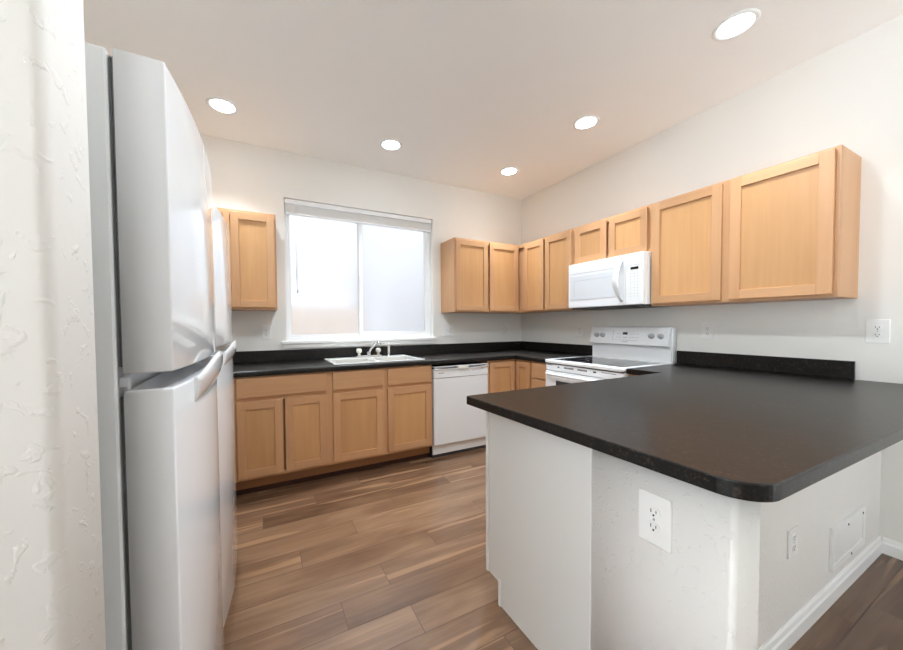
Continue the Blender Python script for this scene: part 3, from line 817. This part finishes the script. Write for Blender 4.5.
cp = m.build('control_panel', WHITE, t, L)
m = MB(); m.box(-0.3992, -0.3975, -1.768, -1.706, 1.648, 1.668, 0.0005); m.build('display', DISPLAY, cp, L)
m = MB(); m.box(-0.3988, -0.3975, -1.785, -1.672, 1.680, 1.6825); m.build('panel_line', LGREY, cp, L)
m = MB()
for r in range(9):
    for c in range(3):
        y = -1.703 - c * 0.027; z = 1.618 - r * 0.0215
        m.box(-0.3988, -0.3975, y - 0.010, y - (0.001 if r % 2 else 0.003), z - 0.005, z)
m.build('key_marks', LGREY, cp, L)

# ------------------------------------------------------------------ refrigerators (top freezer, bowed doors)
def make_fridge(label):
    """own space: x toward the doors (front at x=0 edge), y across (0 at the middle), z up"""
    t = thing('refrigerator', label, 'refrigerator', (0, 0, 0), 0, 'white top-freezer refrigerators')
    W = 0.725; hw = W / 2; HT = 1.700; ZG0, ZG1 = 1.128, 1.157
    BX = -0.077                                             # front of the box
    m = MB(); m.box(-0.70, BX, -hw, hw, 0.03, HT - 0.004, 0.004); m.build('cabinet_box', WHITE, t)
    m = MB(); m.box(-0.69, BX - 0.02, -hw + 0.01, hw - 0.01, 0.0, 0.03); m.box(BX - 0.02, BX + 0.03, -hw + 0.01, hw - 0.01, 0.004, 0.052, 0.003); m.build('base_grille', DGREY, t)
    def front(y): u = y / hw; return 0.026 * (1 - abs(u) ** 2.2)
    def door(z0, z1, name):
        n = 20; r = 0.004
        pts = [(-0.069, -hw), (-r, -hw)] + [(-r + r * math.sin(k * PI / 10), -hw + r - r * math.cos(k * PI / 10)) for k in range(1, 5)]
        ys = [-hw + r + (W - 2 * r) * i / n for i in range(n + 1)]
        pts += [(front(y) - front(-hw + r), y) for y in ys]
        pts += [(-r + r * math.cos(k * PI / 10), hw - r + r * math.sin(k * PI / 10)) for k in range(1, 5)] + [(-r, hw), (-0.069, hw)]
        m = MB(); m.prism(pts, z0, z1, 0.004, smooth=True)
        return m.build(name, WHITE_GLOSS, t)
    fz = door(ZG1, HT, 'freezer_door')
    fd = door(0.060, ZG0, 'refrigerator_door')
    for z0, z1, par in ((ZG1 + 0.012, HT - 0.012, fz), (0.072, ZG0 - 0.012, fd)):
        m = MB()
        m.box(BX + 0.0005, -0.0685, -hw + 0.012, hw - 0.012, z0, z1)
        for k in range(2): m.box(BX + 0.0015 + k * 0.0032, BX + 0.003 + k * 0.0032, -hw + 0.007, hw - 0.007, z0, z1)
        m.build('gasket', GASKET, par)
    # scooped handles: curved lips along the meeting edges
    sec = []; n = 36; ya, yb = -hw + 0.115, hw - 0.16
    for i in range(n + 1):
        u = i / n; y = ya + (yb - ya) * u; q = math.sin(PI * u)
        d = 0.007 + 0.014 * q ** 0.6; f = front(y) - 0.003
        zt_ = ZG0 + 0.002 + 0.040 * q; zb_ = ZG0 - 0.022 + 0.010 * q
        loop = [(f, zb_ - 0.034), (f + d * 0.45, zb_ - 0.026), (f + d * 0.85, zb_ - 0.010), (f + d + 0.003, zb_ + 0.012), (f + d + 0.004, zt_ - 0.010), (f + d + 0.002, zt_ - 0.002),
                (f + d - 0.002, zt_), (f + d - 0.004, zt_ - 0.004), (f + d - 0.005, zb_ + 0.014), (f + d * 0.6 - 0.002, zb_ - 0.001), (f + d * 0.35, zb_ - 0.012), (f, zb_ - 0.016)]
        sec.append([(px, y, pz) for px, pz in loop])
    m = MB(); m.sweep(sec); m.build('handle', WHITE_GLOSS, fd)
    m = MB(); m.box(BX + 0.001, BX + 0.012, -hw + 0.004, -hw + 0.030, ZG0 + 0.006, ZG1 - 0.006, 0.002)
    m.lathe([(0.0, -0.016), (0.005, -0.016), (0.005, 0.016), (0.0, 0.016)], (BX + 0.010, -hw + 0.014, (ZG0 + ZG1) / 2), n=12); m.build('hinge', LGREY, t)
    m = MB(); m.box(BX - 0.06, BX + 0.04, hw - 0.06, hw - 0.005, HT - 0.004, HT + 0.012, 0.004); m.build('hinge_cover', WHITE_PLASTIC, t)
    return t
f1 = make_fridge('white top-freezer refrigerator nearest the camera, beside the partition wall')
f1.location = (-3.088, -2.270, 0); f1.rotation_euler = (0, 0, math.radians(1.2))
f2 = copy_tree(f1)
f2['label'] = 'white top-freezer refrigerator farther back, close to the base cabinets'
f2.location = (-3.098, -1.512, 0); f2.rotation_euler = (0, 0, 0)

# ------------------------------------------------------------------ outlets and plates (own space: plate in xz, facing -y)
def receptacle(parent, cx, cz):
    m = MB(); pts = []
    for k in range(24):
        a = 2 * PI * k / 24; pts.append((cx + 0.0165 * math.cos(a), cz + max(-0.0125, min(0.0125, 0.0165 * math.sin(a)))))
    m.prism(pts, -0.0085, -0.004, axis='y', bevel=0.0008)
    r = m.build('receptacle', WHITE_PLASTIC, parent)
    m = MB()
    m.box(cx - 0.0075, cx - 0.0055, -0.0089, -0.008, cz - 0.002, cz + 0.0075); m.box(cx + 0.0055, cx + 0.0075, -0.0089, -0.008, cz - 0.001, cz + 0.0065)
    m.lathe([(0.0026, 0.0), (0.0026, 0.0008), (0, 0.0008)], (cx, -0.0082, cz - 0.0075), axis='y', n=12)
    m.build('slots', SLOT, r)
def outlet(label, loc, rz, w=0.076, h=0.122, gang=1, kinds=('duplex',)):
    name = 'outlet' if gang == 1 else 'wall_plate'
    t = thing(name, label, 'outlet', loc, rz, 'white outlet plates')
    m = MB(); m.box(-w / 2, w / 2, -0.0065, 0, -h / 2, h / 2, 0.0028, seg=2); m.build('cover_plate', WHITE_PLASTIC, t)
    for g, kd in enumerate(kinds):
        cx = (g - (gang - 1) / 2) * 0.046
        if kd == 'duplex':
            receptacle(t, cx, 0.0195); receptacle(t, cx, -0.0195)
            m = MB(); m.lathe([(0.003, 0), (0.0028, 0.0012), (0, 0.0014)], (cx, -0.0064, 0), axis='y', n=12); m.build('screw', LGREY, t)
        else:
            m = MB(); m.box(cx - 0.005, cx + 0.005, -0.008, -0.006, -0.012, 0.012, 0.0005); sw = m.build('switch_bezel', WHITE_PLASTIC, t)
            m = MB(); m.prism([(-0.007, -0.003), (-0.020, 0.006), (-0.018, 0.010), (-0.007, 0.006)], cx - 0.0035, cx + 0.0035, axis='x'); m.build('toggle', WHITE_PLASTIC, sw)
    return t
outlet('white duplex outlet on the right wall, near the picture edge past the cabinet', (0, -2.831, 1.184), R90, 0.082, 0.126)
outlet('white duplex outlet on the right wall, between range and peninsula backsplash', (0, -2.046, 1.175), R90, 0.078, 0.120)
outlet('white duplex outlet on the right wall, just left of the range control panel', (0, -0.899, 1.158), R90)
outlet('white duplex outlet on the window wall, left of the window', (-2.910, 0, 1.175), 0, 0.072, 0.118)
outlet('white double-gang plate on the window wall, right of the window', (-1.064, 0, 1.166), 0, 0.130, 0.122, 2, ('toggle', 'duplex'))
outlet('white duplex outlet on the window wall, deep in the corner under the cabinets', (-0.242, 0, 1.166), 0)
outlet('large white duplex outlet on the textured end wall of the peninsula', (-2.030, -2.862, 0.724), R90, 0.084, 0.134)
outlet('white duplex outlet low on the recessed wall under the peninsula overhang', (-1.138, -2.855, 0.392), 0, 0.086, 0.110)

# access panel under the overhang
t = thing('access_panel', 'white rectangular access panel on the wall under the peninsula overhang', 'access panel', (-0.517, -2.855, 0.235))
L = tuple(t.location)
m = MB(); ax0, ax1, az0, az1, fwid = -0.735, -0.300, 0.138, 0.330, 0.032
m.box(ax0, ax1, -2.868, -2.855, az0, az0 + fwid, 0.002); m.box(ax0, ax1, -2.868, -2.855, az1 - fwid, az1, 0.002)
m.box(ax0, ax0 + fwid, -2.868, -2.855, az0 + fwid, az1 - fwid, 0.002); m.box(ax1 - fwid, ax1, -2.868, -2.855, az0 + fwid, az1 - fwid, 0.002)
m.build('frame', TRIM, t, L)
m = MB(); m.box(ax0 + fwid + 0.002, ax1 - fwid - 0.002, -2.865, -2.855, az0 + fwid + 0.002, az1 - fwid - 0.002, 0.001); m.build('cover', WHITE_PLASTIC, t, L)
for sx, sz in ((-0.55, az1 - 0.026), (-0.345, az1 - 0.026), (-0.50, az0 + 0.014)):
    m = MB(); m.lathe([(0.006, 0), (0.005, 0.002), (0, 0.0022)], (sx, -2.8678, sz), axis='y', n=10); m.build('screw', DGREY, t, L)

# ------------------------------------------------------------------ recessed ceiling lights
LP = [(-3.162, -0.500, 'round recessed ceiling light above the refrigerators, leftmost in view'),
      (-1.915, -0.525, 'round recessed ceiling light in front of the window'),
      (-0.660, -0.570, 'round recessed ceiling light nearest the back corner'),
      (-0.665, -1.510, 'round recessed ceiling light in front of the microwave'),
      (-0.690, -2.465, 'round recessed ceiling light nearest the camera, above the peninsula')]
l0 = thing('ceiling_light', LP[0][2], 'ceiling light', (LP[0][0], LP[0][1], H), 0, 'recessed ceiling lights')
m = MB(); m.lathe([(0.098, -0.0005), (0.098, -0.004), (0.090, -0.008), (0.078, -0.006), (0.074, -0.002), (0.074, -0.0005)], (0, 0, 0), n=48); m.build('trim_ring', TRIM, l0)
m = MB(); m.lathe([(0.0735, -0.0008), (0.0735, -0.0034), (0.0, -0.0050)], (0, 0, 0), n=48); m.build('lens', LENS, l0)
ld = bpy.data.lights.new('beam', 'AREA'); ld.shape = 'DISK'; ld.size = 0.14; ld.energy = LAMP_BEAM; ld.color = (0.82, 0.92, 1.0); ld.spread = math.radians(95)
lo = bpy.data.objects.new('beam', ld); COL.objects.link(lo); lo.location = (0, 0, -0.012); lo.parent = l0
for (x, y, lb) in LP[1:]:
    c = copy_tree(l0); c.location = (x, y, H); c['label'] = lb
